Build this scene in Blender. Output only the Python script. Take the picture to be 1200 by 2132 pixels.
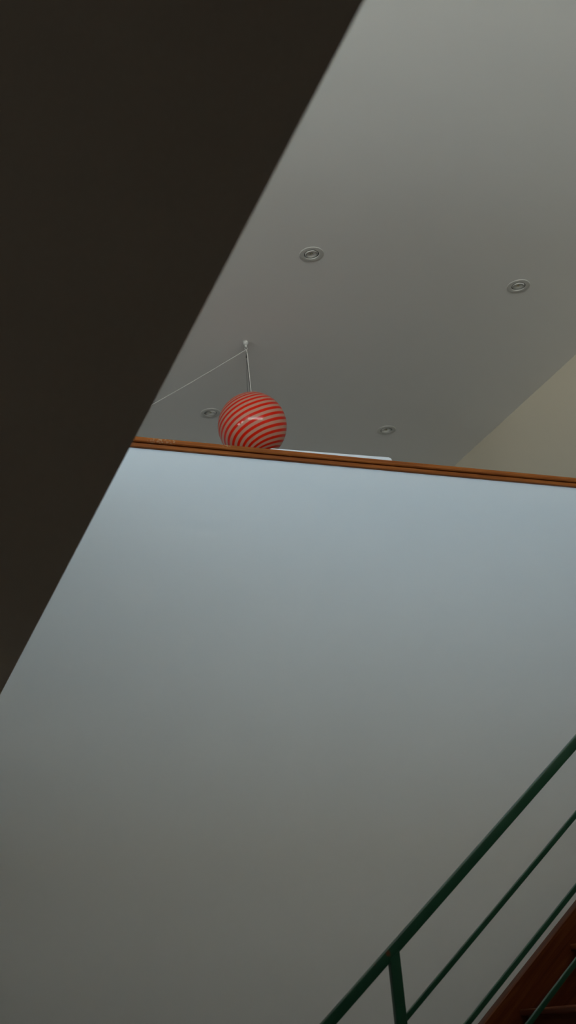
import bpy, bmesh, math, random
from mathutils import Vector, Matrix

S = bpy.context.scene
COL = S.collection
for o in list(bpy.data.objects):
    bpy.data.objects.remove(o, do_unlink=True)

E = 1.653            # eye height above the lower floor; plan origin is under the camera

# ------------------------------------------------------------------ camera
cam_d = bpy.data.cameras.new('camera')
cam = bpy.data.objects.new('camera', cam_d)
COL.objects.link(cam)
yaw, pitch, roll = .3917, .4058, -.087
fw = Vector((math.sin(yaw)*math.cos(pitch), math.cos(yaw)*math.cos(pitch), math.sin(pitch)))
r0 = Vector((math.cos(yaw), -math.sin(yaw), 0))
u0 = r0.cross(fw)
rt = math.cos(roll)*r0 + math.sin(roll)*u0
up = -math.sin(roll)*r0 + math.cos(roll)*u0
m = Matrix((rt, up, -fw)).transposed().to_4x4()
m.translation = Vector((0, 0, E))
cam.matrix_world = m
cam_d.sensor_fit = 'VERTICAL'
cam_d.sensor_height = 36
cam_d.lens = 36*2419.1/2132
cam_d.clip_start = .05
cam_d.dof.use_dof = True
cam_d.dof.focus_distance = 4.7
cam_d.dof.aperture_fstop = 4.7
S.camera = cam

# ------------------------------------------------------------------ daylight
SKY_UP = (.53, .86, 1.2)
SKY_LOW = (1.0, .985, .94)
SKY_STRENGTH = 5.45
LOW_STRENGTH = 15.0
w = bpy.data.worlds.new('sky')
S.world = w
w.use_nodes = True
nt = w.node_tree
nt.nodes.clear()
tc = nt.nodes.new('ShaderNodeTexCoord')
sx = nt.nodes.new('ShaderNodeSeparateXYZ')
mr = nt.nodes.new('ShaderNodeMapRange')
mr.inputs['From Min'].default_value = -.03
mr.inputs['From Max'].default_value = .05
mx = nt.nodes.new('ShaderNodeMix')
mx.data_type = 'RGBA'
mx.inputs['A'].default_value = tuple(c*LOW_STRENGTH for c in SKY_LOW) + (1,)
mx.inputs['B'].default_value = tuple(c*SKY_STRENGTH for c in SKY_UP) + (1,)
bg = nt.nodes.new('ShaderNodeBackground')
ow = nt.nodes.new('ShaderNodeOutputWorld')
L = nt.links.new
L(tc.outputs['Generated'], sx.inputs[0])
L(sx.outputs['Z'], mr.inputs['Value'])
L(mr.outputs['Result'], mx.inputs['Factor'])
L(mx.outputs['Result'], bg.inputs['Color'])
L(bg.outputs[0], ow.inputs['Surface'])

def portal(name, loc, rot, sx_, sy_):
    d = bpy.data.lights.new(name, 'AREA')
    d.shape = 'RECTANGLE'
    d.size, d.size_y = sx_, sy_
    d.cycles.is_portal = True
    o = bpy.data.objects.new(name, d)
    COL.objects.link(o)
    o.location = loc
    o.rotation_euler = rot
    return o

X0, X1, Y0, Y1 = -3.0, 4.132, -2.0, 7.8      # inside faces of the outer walls
ZU, ZC = 2.8, E+3.6                          # upper floor, ceiling
RWIN = (X0+.15, E+2.2, X1-.15, E+3.52)       # strip of windows in the rear wall, upper storey: x0 z0 x1 z1
LWIN = [(2.6, E+1.5, 3.7, E+2.25), (.9, E+1.6, 2.0, E+2.4), (.55, E-.95, 1.15, E-.58)]   # windows in the left wall, the last added to light the soffit: y0 z0 y1 z1
portal('window_portal', ((RWIN[0]+RWIN[2])/2, Y0-.19, (RWIN[1]+RWIN[3])/2), (math.pi/2, 0, 0), RWIN[2]-RWIN[0], RWIN[3]-RWIN[1])
for q in LWIN:
    portal('window_portal', (X0-.19, (q[0]+q[2])/2, (q[1]+q[3])/2), (0, -math.pi/2, 0), q[3]-q[1], q[2]-q[0])

S.view_settings.view_transform = 'Standard'
S.view_settings.look = 'None'
S.view_settings.gamma = 1
S.view_settings.use_curve_mapping = False
S.view_settings.exposure = 0

# ------------------------------------------------------------------ materials
def mat(name, col, rough=.6, metal=0, coat=0, bump=0, bscale=60, var=0, vscale=3, spec=.5):
    m = bpy.data.materials.new(name)
    m.use_nodes = True
    t = m.node_tree
    p = t.nodes['Principled BSDF']
    p.inputs['Base Color'].default_value = (*col, 1)
    p.inputs['Roughness'].default_value = rough
    p.inputs['Metallic'].default_value = metal
    p.inputs['Coat Weight'].default_value = coat
    p.inputs['Specular IOR Level'].default_value = spec
    c = t.nodes.new('ShaderNodeTexCoord')
    if bump:
        n = t.nodes.new('ShaderNodeTexNoise')
        n.inputs['Scale'].default_value = bscale
        n.inputs['Detail'].default_value = 4
        b = t.nodes.new('ShaderNodeBump')
        b.inputs['Strength'].default_value = bump
        b.inputs['Distance'].default_value = .002
        t.links.new(c.outputs['Object'], n.inputs['Vector'])
        t.links.new(n.outputs['Fac'], b.inputs['Height'])
        t.links.new(b.outputs[0], p.inputs['Normal'])
    if var:
        n = t.nodes.new('ShaderNodeTexNoise')
        n.inputs['Scale'].default_value = vscale
        n.inputs['Detail'].default_value = 3
        mxx = t.nodes.new('ShaderNodeMix')
        mxx.data_type = 'RGBA'
        mxx.inputs['A'].default_value = tuple(x*(1-var) for x in col) + (1,)
        mxx.inputs['B'].default_value = tuple(min(1, x*(1+var)) for x in col) + (1,)
        t.links.new(c.outputs['Object'], n.inputs['Vector'])
        t.links.new(n.outputs['Fac'], mxx.inputs['Factor'])
        t.links.new(mxx.outputs['Result'], p.inputs['Base Color'])
    return m

def wood(name, dark, mid, light, scale=(1, 1, 1), rot=(0, 0, 0), rough=.45, coat=.15, wear=None):
    m = bpy.data.materials.new(name)
    m.use_nodes = True
    t = m.node_tree
    p = t.nodes['Principled BSDF']
    p.inputs['Roughness'].default_value = rough
    p.inputs['Coat Weight'].default_value = coat
    p.inputs['Coat Roughness'].default_value = .3
    p.inputs['Specular IOR Level'].default_value = .2
    c = t.nodes.new('ShaderNodeTexCoord')
    r = t.nodes.new('ShaderNodeMapping')
    r.vector_type = 'TEXTURE'
    r.inputs['Rotation'].default_value = rot
    g = t.nodes.new('ShaderNodeMapping')
    g.inputs['Scale'].default_value = scale
    n = t.nodes.new('ShaderNodeTexNoise')
    n.inputs['Scale'].default_value = 1
    n.inputs['Detail'].default_value = 6
    n.inputs['Roughness'].default_value = .62
    n.inputs['Distortion'].default_value = .6
    cr = t.nodes.new('ShaderNodeValToRGB')
    e = cr.color_ramp.elements
    e[0].position, e[0].color = .3, (*dark, 1)
    e[1].position, e[1].color = .72, (*light, 1)
    k = e.new(.5)
    k.color = (*mid, 1)
    t.links.new(c.outputs['Object'], r.inputs['Vector'])
    t.links.new(r.outputs[0], g.inputs['Vector'])
    t.links.new(g.outputs[0], n.inputs['Vector'])
    t.links.new(n.outputs['Fac'], cr.inputs['Fac'])
    b = t.nodes.new('ShaderNodeBump')
    b.inputs['Strength'].default_value = .15
    b.inputs['Distance'].default_value = .001
    t.links.new(n.outputs['Fac'], b.inputs['Height'])
    t.links.new(b.outputs[0], p.inputs['Normal'])
    out = cr.outputs['Color']
    if wear:
        # scuffed varnish: pale patches clustered around given places
        acc = None
        for (wx, wy, wz, rad) in wear:
            d = t.nodes.new('ShaderNodeVectorMath')
            d.operation = 'DISTANCE'
            d.inputs[1].default_value = (wx, wy, wz)
            t.links.new(c.outputs['Object'], d.inputs[0])
            f = t.nodes.new('ShaderNodeMapRange')
            f.inputs['From Min'].default_value = rad
            f.inputs['From Max'].default_value = rad*.3
            t.links.new(d.outputs['Value'], f.inputs['Value'])
            if acc is None:
                acc = f.outputs['Result']
            else:
                a = t.nodes.new('ShaderNodeMath')
                a.operation = 'MAXIMUM'
                t.links.new(acc, a.inputs[0])
                t.links.new(f.outputs['Result'], a.inputs[1])
                acc = a.outputs[0]
        n2 = t.nodes.new('ShaderNodeTexNoise')
        n2.inputs['Scale'].default_value = 90
        n2.inputs['Detail'].default_value = 4
        t.links.new(c.outputs['Object'], n2.inputs['Vector'])
        s2 = t.nodes.new('ShaderNodeMapRange')
        s2.inputs['From Min'].default_value = .5
        s2.inputs['From Max'].default_value = .66
        t.links.new(n2.outputs['Fac'], s2.inputs['Value'])
        mm = t.nodes.new('ShaderNodeMath')
        mm.operation = 'MULTIPLY'
        t.links.new(acc, mm.inputs[0])
        t.links.new(s2.outputs['Result'], mm.inputs[1])
        mxx = t.nodes.new('ShaderNodeMix')
        mxx.data_type = 'RGBA'
        mxx.inputs['B'].default_value = (.52, .34, .2, 1)
        t.links.new(mm.outputs[0], mxx.inputs['Factor'])
        t.links.new(out, mxx.inputs['A'])
        out = mxx.outputs['Result']
    t.links.new(out, p.inputs['Base Color'])
    return m

SL = math.atan(.806)                          # pitch of the stair
M_WALL = mat('white_wall_paint', (.80, .80, .79), .85, bump=.08, bscale=45, var=.012, vscale=2)
M_CEIL = mat('white_ceiling_paint', (.80, .80, .78), .9, bump=.05, bscale=60, var=.01, vscale=1.5)
M_GREY = mat('grey_low_bounce_paint', (.34, .34, .34), .85, bump=.05)  # mid grey so the added gallery parapet bounces less light
M_CREAM = mat('cream_wall_paint', (.55, .50, .39), .85, bump=.06, bscale=45)
M_SOFFIT = mat('dark_taupe_soffit_paint', (.74, .63, .50), .9, bump=.1, bscale=50, var=.05, vscale=4)
M_OAK = wood('oiled_oak_rail', (.20, .046, .007), (.34, .088, .012), (.44, .13, .022), scale=(2.5, 70, 90), rough=.6, coat=0,
             wear=[(1.15, 4.18, E+2.236, .036), (1.19, 4.18, E+2.236, .036), (1.23, 4.18, E+2.236, .03), (1.47, 4.18, E+2.238, .026)])
M_TEAK = wood('red_brown_stair_timber', (.06, .012, .004), (.12, .028, .007), (.19, .055, .014),
              scale=(2.2, 40, 34), rot=(0, -SL, 0), rough=.5, coat=.10)
M_TREAD = wood('red_brown_tread_timber', (.08, .018, .006), (.14, .034, .010), (.20, .06, .018),
               scale=(40, 2.2, 40), rough=.6, coat=0)
M_FLOOR = wood('oak_floor_boards', (.13, .09, .06), (.19, .13, .09), (.25, .18, .125), scale=(1.5, 25, 10), rough=.5)
M_FLOORD = wood('dark_floor_boards', (.07, .035, .018), (.11, .055, .028), (.15, .08, .04), scale=(1.5, 25, 10), rough=.5)
M_WHITE = mat('white_enamel', (.60, .60, .57), .6, spec=.15, bump=.02)
M_HOOK = mat('off_white_plastic', (.42, .42, .40), .6, bump=.02, spec=.2)
M_PANEL = mat('white_laminate', (.82, .83, .84), .4, bump=.02)
M_CORD = mat('white_cord', (.62, .62, .58), .7, bump=.1)
M_WIRE = mat('steel_wire', (.10, .10, .10), .45, metal=.6, bump=.02)
M_BLACK = mat('black_plastic', (.012, .012, .012), .6, bump=.05)
M_REFL = mat('pale_lamp_reflector', (.80, .80, .76), .5, bump=.02)
M_CHROME = mat('satin_reflector', (.55, .55, .52), .3, metal=.9, bump=.02)
M_BULB = mat('frosted_capsule_glass', (.62, .58, .40), .25, bump=.02)
M_FRAME = mat('white_window_frame', (.78, .78, .76), .4, bump=.02)

# green railing paint with a rust chip
M_GREEN = mat('dark_green_gloss_paint', (.012, .075, .038), .38, coat=.2, bump=.06, bscale=120, var=.15, vscale=9)
def rust(m, spots):
    t = m.node_tree
    p = t.nodes['Principled BSDF']
    src = p.inputs['Base Color'].links[0].from_socket
    c = t.nodes.new('ShaderNodeTexCoord')
    for (x, y, z, rad, k) in spots:
        n = t.nodes.new('ShaderNodeTexNoise')
        n.inputs['Scale'].default_value = 160
        t.links.new(c.outputs['Object'], n.inputs['Vector'])
        d = t.nodes.new('ShaderNodeVectorMath')
        d.operation = 'DISTANCE'
        d.inputs[1].default_value = (x, y, z)
        t.links.new(c.outputs['Object'], d.inputs[0])
        a = t.nodes.new('ShaderNodeMath')
        a.operation = 'MULTIPLY_ADD'
        a.inputs[1].default_value = rad*1.2
        t.links.new(n.outputs['Fac'], a.inputs[0])
        t.links.new(d.outputs['Value'], a.inputs[2])
        f = t.nodes.new('ShaderNodeMapRange')
        f.inputs['From Min'].default_value = rad*1.7
        f.inputs['From Max'].default_value = rad*1.0
        f.inputs['To Max'].default_value = k
        t.links.new(a.outputs[0], f.inputs['Value'])
        mxx = t.nodes.new('ShaderNodeMix')
        mxx.data_type = 'RGBA'
        mxx.inputs['B'].default_value = (.16, .035, .010, 1)
        t.links.new(f.outputs['Result'], mxx.inputs['Factor'])
        t.links.new(src, mxx.inputs['A'])
        src = mxx.outputs['Result']
    t.links.new(src, p.inputs['Base Color'])
rust(M_GREEN, [(1.4165, 3.0, E+.1242, .0085, .85), (1.374, 3.0, E+.1005, .006, .3)])

def glass_mat():
    m = bpy.data.materials.new('clear_pane_glass')
    m.use_nodes = True
    t = m.node_tree
    t.nodes.clear()
    o = t.nodes.new('ShaderNodeOutputMaterial')
    a = t.nodes.new('ShaderNodeBsdfTransparent')
    a.inputs[0].default_value = (.95, .97, .97, 1)
    b = t.nodes.new('ShaderNodeBsdfGlossy')
    b.inputs['Roughness'].default_value = .02
    x = t.nodes.new('ShaderNodeMixShader')
    x.inputs[0].default_value = .06
    t.links.new(a.outputs[0], x.inputs[1])
    t.links.new(b.outputs[0], x.inputs[2])
    t.links.new(x.outputs[0], o.inputs[0])
    return m
M_GLASS = glass_mat()

def swirl_mat():
    # blown glass: fifteen red threads winding round the globe from pole to pole
    m = bpy.data.materials.new('red_swirl_blown_glass')
    m.use_nodes = True
    t = m.node_tree
    p = t.nodes['Principled BSDF']
    def math_(op, a, b=None, c=None):
        n = t.nodes.new('ShaderNodeMath')
        n.operation = op
        for i, v in enumerate((a, b, c)):
            if v is None:
                continue
            if isinstance(v, (int, float)):
                n.inputs[i].default_value = v
            else:
                t.links.new(v, n.inputs[i])
        return n.outputs[0]
    c = t.nodes.new('ShaderNodeTexCoord')
    nv = t.nodes.new('ShaderNodeVectorMath')
    nv.operation = 'NORMALIZE'
    t.links.new(c.outputs['Object'], nv.inputs[0])
    s = t.nodes.new('ShaderNodeSeparateXYZ')
    t.links.new(nv.outputs[0], s.inputs[0])
    th = math_('ARCCOSINE', s.outputs['Z'])
    ph = math_('ARCTAN2', s.outputs['Y'], s.outputs['X'])
    n = t.nodes.new('ShaderNodeTexNoise')
    n.inputs['Scale'].default_value = 7
    n.inputs['Detail'].default_value = 1
    t.links.new(c.outputs['Object'], n.inputs['Vector'])
    k = math_('MULTIPLY_ADD', th, math_('MULTIPLY_ADD', th, -.363, 6.66), -3.789)
    k = math_('MULTIPLY_ADD', ph, 15/(2*math.pi), k)
    k = math_('MULTIPLY_ADD', n.outputs['Fac'], .16, math_('SUBTRACT', k, .08))
    fr = math_('ABSOLUTE', math_('SUBTRACT', math_('FRACT', math_('ADD', k, .5)), .5))   # 0 on a thread
    mr_ = t.nodes.new('ShaderNodeMapRange')
    mr_.interpolation_type = 'SMOOTHSTEP'
    mr_.inputs['From Min'].default_value = .275
    mr_.inputs['From Max'].default_value = .215
    t.links.new(fr, mr_.inputs['Value'])
    mxx = t.nodes.new('ShaderNodeMix')
    mxx.data_type = 'RGBA'
    mxx.inputs['A'].default_value = GLOBE_PALE
    mxx.inputs['B'].default_value = GLOBE_RED
    t.links.new(mr_.outputs['Result'], mxx.inputs['Factor'])
    t.links.new(mxx.outputs['Result'], p.inputs['Base Color'])
    p.inputs['Roughness'].default_value = .5
    p.inputs['Specular IOR Level'].default_value = .1
    p.inputs['Coat Weight'].default_value = .45
    p.inputs['Coat Roughness'].default_value = .03
    return m
GLOBE_PALE = (.45, .215, .15, 1)
GLOBE_RED = (.56, .012, .001, 1)
M_SWIRL = swirl_mat()

# ------------------------------------------------------------------ mesh helpers
def link(name, bm, material, parent=None, smooth=False, loc=None):
    me = bpy.data.meshes.new(name)
    bmesh.ops.recalc_face_normals(bm, faces=bm.faces)
    bm.to_mesh(me)
    bm.free()
    me.materials.append(material)
    if smooth:
        for p in me.polygons:
            p.use_smooth = True
        me.set_sharp_from_angle(angle=math.radians(35))
    o = bpy.data.objects.new(name, me)
    COL.objects.link(o)
    if loc is not None:
        o.location = loc
    if parent:
        o.parent = parent
    return o

def tag(o, label, cat, group=None, kind=None):
    o['label'] = label
    o['category'] = cat
    if group:
        o['group'] = group
    if kind:
        o['kind'] = kind
    return o

def empty(name, loc):
    o = bpy.data.objects.new(name, None)
    o.empty_display_size = .1
    COL.objects.link(o)
    o.location = loc
    return o

def box(bm, a, b, bev=0, seg=2):
    x0, y0, z0 = a
    x1, y1, z1 = b
    vs = [bm.verts.new(p) for p in ((x0, y0, z0), (x1, y0, z0), (x1, y1, z0), (x0, y1, z0), (x0, y0, z1), (x1, y0, z1), (x1, y1, z1), (x0, y1, z1))]
    fs = [bm.faces.new([vs[i] for i in f]) for f in ((0, 3, 2, 1), (4, 5, 6, 7), (0, 1, 5, 4), (1, 2, 6, 5), (2, 3, 7, 6), (3, 0, 4, 7))]
    if bev:
        es = list({e for f in fs for e in f.edges})
        bmesh.ops.bevel(bm, geom=es, offset=bev, segments=seg, affect='EDGES', profile=.5)

def prism(bm, pts, axis, a, b, bev=0, seg=2):
    """polygon (2-D points) extruded along axis 'x' or 'y' from a to b"""
    def P(p, t):
        return (t, p[0], p[1]) if axis == 'x' else (p[0], t, p[1])
    A = [bm.verts.new(P(p, a)) for p in pts]
    B = [bm.verts.new(P(p, b)) for p in pts]
    n = len(pts)
    fs = [bm.faces.new(A), bm.faces.new(B[::-1])]
    for i in range(n):
        fs.append(bm.faces.new((A[i], A[(i+1) % n], B[(i+1) % n], B[i])))
    if bev:
        es = list({e for f in fs for e in f.edges})
        bmesh.ops.bevel(bm, geom=es, offset=bev, segments=seg, affect='EDGES', profile=.5)

def lathe(bm, prof, n=48, closed=False):
    """profile of (r, z) turned about z; closed joins last to first"""
    rings = []
    for r, z in prof:
        if r < 1e-6:
            rings.append([bm.verts.new((0, 0, z))])
        else:
            rings.append([bm.verts.new((r*math.cos(2*math.pi*i/n), r*math.sin(2*math.pi*i/n), z)) for i in range(n)])
    prs = list(zip(rings, rings[1:]))
    if closed:
        prs.append((rings[-1], rings[0]))
    for A, B in prs:
        for i in range(n):
            j = (i+1) % n
            if len(A) == 1 and len(B) == 1:
                continue
            if len(A) == 1:
                bm.faces.new((A[0], B[i], B[j]))
            elif len(B) == 1:
                bm.faces.new((A[i], A[j], B[0]))
            else:
                bm.faces.new((A[i], A[j], B[j], B[i]))

def tube(bm, pts, r, n=10):
    pts = [Vector(p) for p in pts]
    rings = []
    for i, p in enumerate(pts):
        d = (pts[min(i+1, len(pts)-1)] - pts[max(i-1, 0)]).normalized()
        a = d.cross(Vector((0, 0, 1)))
        if a.length < 1e-3:
            a = d.cross(Vector((1, 0, 0)))
        a.normalize()
        b = d.cross(a)
        rings.append([bm.verts.new(p + r*(math.cos(2*math.pi*k/n)*a + math.sin(2*math.pi*k/n)*b)) for k in range(n)])
    for A, B in zip(rings, rings[1:]):
        for k in range(n):
            bm.faces.new((A[k], A[(k+1) % n], B[(k+1) % n], B[k]))
    bm.faces.new(rings[0][::-1])
    bm.faces.new(rings[-1])

def sheet(bm, outer, holes, place, t0, t1):
    """flat plate with holes: loops of 2-D points, place(u, v, t) -> 3-D"""
    loops0, loops1 = [], []
    for lp in [outer] + holes:
        loops0.append([bm.verts.new(place(u, v, t0)) for u, v in lp])
        loops1.append([bm.verts.new(place(u, v, t1)) for u, v in lp])
    for loops in (loops0, loops1):
        es = []
        for lp in loops:
            for i in range(len(lp)):
                es.append(bm.edges.new((lp[i], lp[(i+1) % len(lp)])))
        bmesh.ops.triangle_fill(bm, use_beauty=True, use_dissolve=False, edges=es)
    for A, B in zip(loops0, loops1):
        for i in range(len(A)):
            j = (i+1) % len(A)
            bm.faces.new((A[i], A[j], B[j], B[i]))

def rect(a, b, c, d):
    return [(a, b), (c, b), (c, d), (a, d)]

# ------------------------------------------------------------------ the setting
LIGHTS = [((2.139, 4.554), 0), ((3.378, 4.545), 1), ((2.127, 6.316), 2), ((3.381, 6.299), 3)]
RH = .042
holes = []
for (x, y), _ in LIGHTS:
    holes.append([(x+RH*math.cos(2*math.pi*i/40), y+RH*math.sin(2*math.pi*i/40)) for i in range(40)])
bm = bmesh.new()
sheet(bm, rect(X0-.2, Y0-.2, X1+.2, Y1+.2), holes, lambda u, v, t: (u, v, t), ZC, ZC+.22)
tag(link('ceiling', bm, M_CEIL), 'matte white ceiling with four recessed spotlights', 'ceiling', kind='structure')

bm = bmesh.new()
box(bm, (X0-.2, Y0-.2, -.2), (X1+.2, 4.2, 0))
tag(link('floor', bm, M_FLOORD), 'wooden floor of the lower storey at the foot of the stairs', 'floor', kind='structure')
bm = bmesh.new()
box(bm, (X0, 4.32, ZU-.2), (X1, Y1, ZU))
tag(link('floor_upper', bm, M_FLOOR), 'wooden floor of the upper room behind the parapet', 'floor', kind='structure')

# white wall of the stairwell: full height below, parapet above, with an opening at the stair head
PT = E+2.196
bm = bmesh.new()
prism(bm, [(X0, 0), (X1, 0), (X1, ZU), (3.62, ZU), (3.62, PT), (X0, PT)], 'y', 4.2, 4.32)
tag(link('wall_front', bm, M_WALL), 'white stairwell wall below the orange-brown wooden rail', 'wall', kind='structure')

bm = bmesh.new()
box(bm, (X1, Y0-.2, -.2), (X1+.2, Y1+.2, ZC))
tag(link('wall_right', bm, M_CREAM), 'cream side wall meeting the ceiling at upper right', 'wall', kind='structure')
bm = bmesh.new()
sheet(bm, rect(Y0-.2, -.2, Y1+.2, ZC), [rect(*q) for q in LWIN], lambda u, v, t: (t, u, v), X0-.2, X0)
tag(link('wall_left', bm, M_WALL), 'white outer wall on the left with windows above and an added low opening for fill light', 'wall', kind='structure')
bm = bmesh.new()
sheet(bm, rect(X0, -.2, X1, ZC), [rect(*RWIN)], lambda u, v, t: (u, t, v), Y0-.2, Y0)
tag(link('wall_rear', bm, M_WALL), 'white wall behind the viewer with a strip of windows', 'wall', kind='structure')
bm = bmesh.new()
box(bm, (X0, Y1, ZU-.2), (X1, Y1+.2, ZC))
tag(link('wall_back', bm, M_WALL), 'white far wall of the upper room', 'wall', kind='structure')

# dark soffit overhead on the left: the underside and edge of the L-shaped gallery slab, with added unseen parapets that block window light
SE = .4812*.95
GY0 = .65
bm = bmesh.new()
def plan(bm, pts, z0, z1):
    A = [bm.verts.new((x, y, z0)) for x, y in pts]
    B = [bm.verts.new((x, y, z1)) for x, y in pts]
    bm.faces.new(A)
    bm.faces.new(B)
    for i in range(len(pts)):
        j = (i+1) % len(pts)
        bm.faces.new((A[i], A[j], B[j], B[i]))
plan(bm, [(X0, Y0), (X1, Y0), (X1, GY0), (SE, GY0), (SE, 4.2), (X0, 4.2)], E+.95, ZU)
tag(link('slab', bm, M_SOFFIT), 'dark brown-black overhead slab cutting diagonally across the upper left', 'slab', kind='structure')
bm = bmesh.new()
plan(bm, [(SE, GY0), (X1, GY0), (X1, GY0-.12), (SE-.12, GY0-.12), (SE-.12, 4.2), (SE, 4.2)], ZU, PT)
tag(link('wall_light_blocker', bm, M_GREY), 'added unseen grey parapet on the gallery slab, blocking window light', 'wall', kind='structure')
# landing at the head of the stairs
bm = bmesh.new()
box(bm, (3.79, 2.9, ZU-.2), (X1, 4.2, ZU))
tag(link('floor_landing', bm, M_FLOOR), 'wooden landing at the head of the stairs', 'floor', kind='structure')

def window(name, label, place, a, b, c, d, bars):
    bm = bmesh.new()
    f = .045
    sheet(bm, rect(a, b, c, d), [rect(a+f, b+f, c-f, d-f)], place, .06, .12)
    for k in range(1, bars):
        u = a + (c-a)*k/bars
        P, Q = place(u-.015, b+f, .07), place(u+.015, d-f, .11)
        box(bm, tuple(map(min, P, Q)), tuple(map(max, P, Q)))
    o = tag(link(name, bm, M_FRAME), label, 'window', kind='structure')
    bm = bmesh.new()
    P, Q = place(a+f, b+f, .088), place(c-f, d-f, .094)
    box(bm, tuple(map(min, P, Q)), tuple(map(max, P, Q)))
    link('window_pane', bm, M_GLASS, o)
window('window_1', 'strip of windows high in the wall behind the viewer', lambda u, v, t: (u, Y0-t, v), *RWIN, 5)
window('window_2', 'window in the left wall beside the parapet', lambda u, v, t: (X0-t, u, v), *LWIN[0], 3)
window('window_4', 'window in the left wall over the gallery', lambda u, v, t: (X0-t, u, v), *LWIN[1], 3)
window('soffit_fill_window', 'added unseen low window under the gallery, lighting the soffit', lambda u, v, t: (X0-t, u, v), *LWIN[2], 2)  # added opening: daylight fill for the soffit from below

# ------------------------------------------------------------------ wooden rail on the parapet
rail = tag(empty('parapet_handrail', (2.3, 4.26, PT)), 'orange-brown wooden handrail along the top of the white parapet wall', 'handrail')
def railprof(pts):
    return [(y-4.26, z-PT) for y, z in pts]
z0 = E+2.193
bm = bmesh.new()
cap = []
yf, yb, zb, zt, rr = 4.1765, 4.3435, z0+.0197, z0+.0455, .0120
cap += [(yf+.004, zb), (yf, zb+.004)]
for i in range(7):
    a = math.pi - i*math.pi/12
    cap.append((yf+rr+rr*math.cos(a), zt-rr+rr*math.sin(a)))
for i in range(7):
    a = math.pi/2 - i*math.pi/12
    cap.append((yb-rr+rr*math.cos(a), zt-rr+rr*math.sin(a)))
cap += [(yb, zb+.004), (yb-.004, zb)]
prism(bm, railprof(cap), 'x', X0-2.3, 3.63-2.3)
link('cap_board', bm, M_OAK, rail, True)
bm = bmesh.new()
low = [(4.1885, z0), (4.1865, z0+.002), (4.1865, z0+.0160), (4.1885, z0+.0178), (4.193, z0+.0197), (4.327, z0+.0197), (4.3335, z0+.0160), (4.3335, z0), (4.330, z0-.002), (4.3205, z0-.002), (4.3205, z0+.003), (4.1995, z0+.003), (4.1995, z0-.001)]
prism(bm, railprof(low), 'x', X0-2.3, 3.62-2.3)
link('lower_moulding', bm, M_OAK, rail, True)
for ch in rail.children:
    # keep the grain and the scuffs in room coordinates
    for v in ch.data.vertices:
        v.co += rail.location
rail.location = (0, 0, 0)

# ------------------------------------------------------------------ recessed spotlights
def spotlight():
    root = empty('recessed_spotlight', (0, 0, 0))
    bm = bmesh.new()
    lathe(bm, [(.0390, .004), (.0385, -.0010), (.0395, -.0022), (.0440, -.0026), (.0560, -.0024), (.0628, -.0016), (.0645, 0), (.0645, .0004), (.0420, .0004), (.0415, .004)], 64, True)
    link('trim_ring', bm, M_WHITE, root, True)
    bm = bmesh.new()
    lathe(bm, [(.0412, -.0005), (.0412, .050), (0, .050), (0, .052), (.0418, .052), (.0418, -.0005)], 48, False)
    link('housing', bm, M_BLACK, root, True)
    bm = bmesh.new()
    lathe(bm, [(.0345, .004), (.0348, -.0004), (.0330, -.0022), (.0280, -.0018), (.0255, .0003), (.0252, .010), (.0270, .012), (.0340, .012)], 48, True)
    gim = link('gimbal_ring', bm, M_WHITE, root, True)
    gim.rotation_euler = (math.radians(3), math.radians(-5), 0)
    bm = bmesh.new()
    lathe(bm, [(.0242, .0002), (.0234, -.0006), (.0190, .0010), (.0120, .0034), (.0070, .0042), (.0065, .012), (.0242, .012)], 48, True)
    link('reflector', bm, M_REFL, gim, True)
    bm = bmesh.new()
    lathe(bm, [(0, -.0005), (.003, .0), (.0054, .002), (.0058, .004), (.0056, .011), (0, .011)], 24)
    link('bulb', bm, M_BULB, gim, True)
    return root
def copy_tree(o, parent=None):
    c = o.copy()
    COL.objects.link(c)
    if parent:
        c.parent = parent
        c.matrix_parent_inverse = o.matrix_parent_inverse.copy()
    for ch in list(o.children):
        copy_tree(ch, c)
    return c
SPOT_LABELS = ['white recessed ceiling spotlight highest and nearest the dark slab, above the pendant hook',
               'white recessed ceiling spotlight closest to the top of the cream side wall',
               'white recessed ceiling spotlight just beside the striped globe on its left',
               'white recessed ceiling spotlight low above the right end of the white panel']
proto = spotlight()
for (x, y), i in LIGHTS:
    o = proto if i == 0 else copy_tree(proto)
    o.location = (x, y, ZC)
    if i:
        o.rotation_euler.z = (0, .7, 2.1, -1.1)[i]
    tag(o, SPOT_LABELS[i], 'ceiling light', 'recessed spotlights in the ceiling')

# ------------------------------------------------------------------ pendant lamp
GX, GY, GZ, GR = 2.0765, 5.443, E+3.046, .1945
HX, HY = 2.075, 5.443
lamp = tag(empty('pendant_lamp', (HX, HY, ZC)), 'red and white striped glass globe pendant lamp hanging behind the wooden rail', 'pendant lamp')
O = Vector((HX, HY, ZC))
def rel(x, y, z):
    return Vector((x, y, z)) - O
bm = bmesh.new()
prof = []
N = 64
for i in range(N+1):
    a = math.pi*i/N
    r, z = GR*math.sin(a), GR*math.cos(a)
    if z > GR*.985:
        continue
    prof.append((max(r, 0), z))
inner = [(r*.975, z*.975) for r, z in prof[::-1]]
lathe(bm, prof + inner[1:] + [(prof[0][0]-.004, prof[0][1])], 96, True)
g = link('globe_shade', bm, M_SWIRL, lamp, True, loc=rel(GX, GY, GZ))
ztop = GR*.985
bm = bmesh.new()
lathe(bm, [(0, ztop+.004), (.012, ztop+.004), (.036, ztop+.002), (.038, ztop-.004), (.030, ztop-.006), (.022, ztop-.04), (0, ztop-.04)], 32)
link('lamp_cap', bm, M_CHROME, lamp, True, loc=rel(GX, GY, GZ))
bm = bmesh.new()
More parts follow.
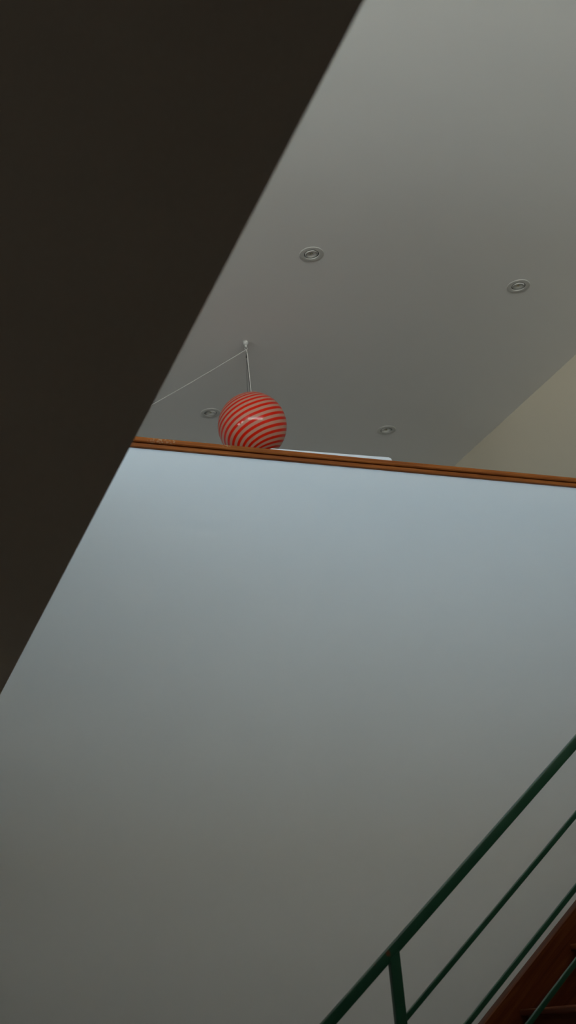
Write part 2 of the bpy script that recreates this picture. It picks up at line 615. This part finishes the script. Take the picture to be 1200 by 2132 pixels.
lathe(bm, [(0, 0), (.0150, 0), (.0162, -.004), (.0158, -.013), (.0125, -.020), (.0075, -.024), (.0070, -.034), (.0050, -.037), (0, -.038)], 32)
hk = link('ceiling_hook', bm, M_HOOK, lamp, True)
bm = bmesh.new()
tube(bm, [(.0085*math.sin(a), 0, -.046+.0085*math.cos(a)) for a in [i*2*math.pi/24 for i in range(22)]], .0017, 8)
link('hook_ring', bm, M_HOOK, hk, True)
ZF = E+3.4985
# three steel wires: a loop at the hook, a black ferrule, then down to the cap
for (dx, dy, kx) in ((-.016, -.004, -.0075), (.003, -.012, .0075), (.008, .012, .002)):
    bm = bmesh.new()
    top = rel(HX+kx*.6, HY, ZC-.053)
    fe = rel(HX-.0022, HY, ZF)
    mid = rel(HX+kx, HY, (ZC-.053+ZF)/2+.012)
    end = rel(GX+dx, GY+dy, GZ+ztop-.002)
    tube(bm, [top, mid, fe, fe.lerp(end, .5), end], .0011, 6)
    link('suspension_wire', bm, M_WIRE, lamp, True)
bm = bmesh.new()
lathe(bm, [(0, .007), (.0028, .006), (.0034, .003), (.0034, -.005), (.0022, -.008), (0, -.008)], 12)
link('ferrule', bm, M_BLACK, lamp, True, loc=rel(HX-.0022, HY, ZF))
# white power cord: up from the globe, over the hook and away along the ceiling to the left
bm = bmesh.new()
pts = [rel(GX+.0045, GY-.012, GZ+ztop), rel(GX+.004, GY-.01, GZ+ztop+.06), rel(HX+.0045, HY-.004, ZF-.03), rel(HX+.0035, HY-.003, ZF+.015), rel(HX+.001, HY-.003, ZC-.058)]
a = rel(HX-.004, HY-.002, ZC-.056)
b = rel(1.10, 7.27, ZC-.045)
for i in range(0, 25):
    t = i/24
    p = a.lerp(b, t)
    p.z -= .055*4*t*(1-t)*.5
    pts.append(p)
tube(bm, pts, .0018, 8)
link('power_cord', bm, M_CORD, lamp, True)

# ------------------------------------------------------------------ white panel behind the rail
pan = tag(empty('white_panel', (1.95, 4.50, ZU)), 'white panel with a rounded corner peeking over the wooden handrail', 'panel')
ptop = E+2.4083-ZU
def rrect(x0, z0, x1, z1, r):
    pts = []
    for cx, cz, a0 in ((x1-r, z0+r, -90), (x1-r, z1-r, 0), (x0+r, z1-r, 90), (x0+r, z0+r, 180)):
        for i in range(7):
            a = math.radians(a0+15*i)
            pts.append((cx+r*math.cos(a), cz+r*math.sin(a)))
    return pts
bm = bmesh.new()
prism(bm, rrect(-.165, .10, .470, ptop+.0, .016), 'y', -.011, .011, .002, 2)
for v in bm.verts:
    v.co.z += .0189*v.co.x
link('panel_board', bm, M_PANEL, pan, True)
for sx_ in (-.10, .38):
    bm = bmesh.new()
    box(bm, (sx_-.02, -.13, 0), (sx_+.02, .13, .022), .004)
    box(bm, (sx_-.015, -.012, .02), (sx_+.015, .012, .14), .003)
    link('foot', bm, M_WHITE, pan, True)

# ------------------------------------------------------------------ staircase
cs, sn = math.cos(SL), math.sin(SL)
NX, NZ, RISE, GO = 2.298, E-.053, .2, .2/.806
stair = tag(empty('staircase', (1.5, 3.45, 0)), 'red-brown wooden staircase at lower right climbing against the white wall', 'staircase')
SO = Vector((1.5, 3.45, 0))
def linez(c, x):        # height of the sloping line with perpendicular offset c at x
    return E + (c + x*sn)/cs
CT, CB = -1.419, -1.419-.30
def xz(c, z):           # x where that line has height z
    return ((z-E)*cs - c)/sn
xe = 3.79
poly = [(xz(CT, .0)+0, 0), (xz(CB, 0), 0), (xe, linez(CB, xe)), (xe, min(linez(CT, xe), ZU+.12))]
poly.append((xz(CT, ZU+.12), ZU+.12))
poly = [p for p in poly]
for y0, y1 in ((3.85, 3.90), (2.99, 3.04)):
    bm = bmesh.new()
    prism(bm, [(x-SO.x, z) for x, z in poly], 'y', y0-SO.y, y1-SO.y, .003, 2)
    link('stringer', bm, M_TEAK, stair, True)
for k in range(-7, 6):
    x, z = NX+k*GO, NZ+k*RISE
    bm = bmesh.new()
    box(bm, (x-SO.x, 3.035-SO.y, z-.022), (x+GO+.045-SO.x, 3.855-SO.y, z), .005, 3)
    link('tread', bm, M_TREAD, stair, True)
for k in range(-7, 7):
    x, z = NX+k*GO, NZ+k*RISE
    bm = bmesh.new()
    box(bm, (x+.03-SO.x, 3.035-SO.y, max(z-RISE, 0)), (x+.048-SO.x, 3.855-SO.y, z-.021 if k < 6 else z-.001))
    link('riser', bm, M_TREAD, stair)

# ------------------------------------------------------------------ green steel railing
green = tag(empty('stair_railing', (0, 0, 0)), 'dark green steel stair railing rising diagonally at lower right', 'railing')
Y_R = 3.0
def bar(name, c0, c1, d, xa, xb, bev):
    bm = bmesh.new()
    pts = [(xa, linez(c0, xa)), (xb, linez(c0, xb)), (xb, linez(c1, xb)), (xa, linez(c1, xa))]
    prism(bm, pts, 'y', Y_R, Y_R+d, bev, 3)
    return link(name, bm, M_GREEN, green, True)
XA, XB = .42, 3.86
bar('handrail', -.8125, -.7840, .019, XA, XB, .0025)
for c in (-.9454, -1.0795, -1.2085, -1.3405):
    bar('bar', c, c+.0145, .0105, XA, XB, .0018)
for x in (.47, 1.4352, 2.62, 3.77):
    bm = bmesh.new()
    zt_ = linez(-.8125, x)+.012
    zb_ = max(linez(CT, x)+.012, .0)
    box(bm, (x-.0156, Y_R-.0012, zb_), (x+.0156, Y_R+.0165, zt_), .0022, 3)
    # top end cut to the slope of the handrail
    for v in bm.verts:
        if v.co.z > zt_-.01:
            v.co.z = linez(-.8125, v.co.x)+.006
    link('post', bm, M_GREEN, green, True)
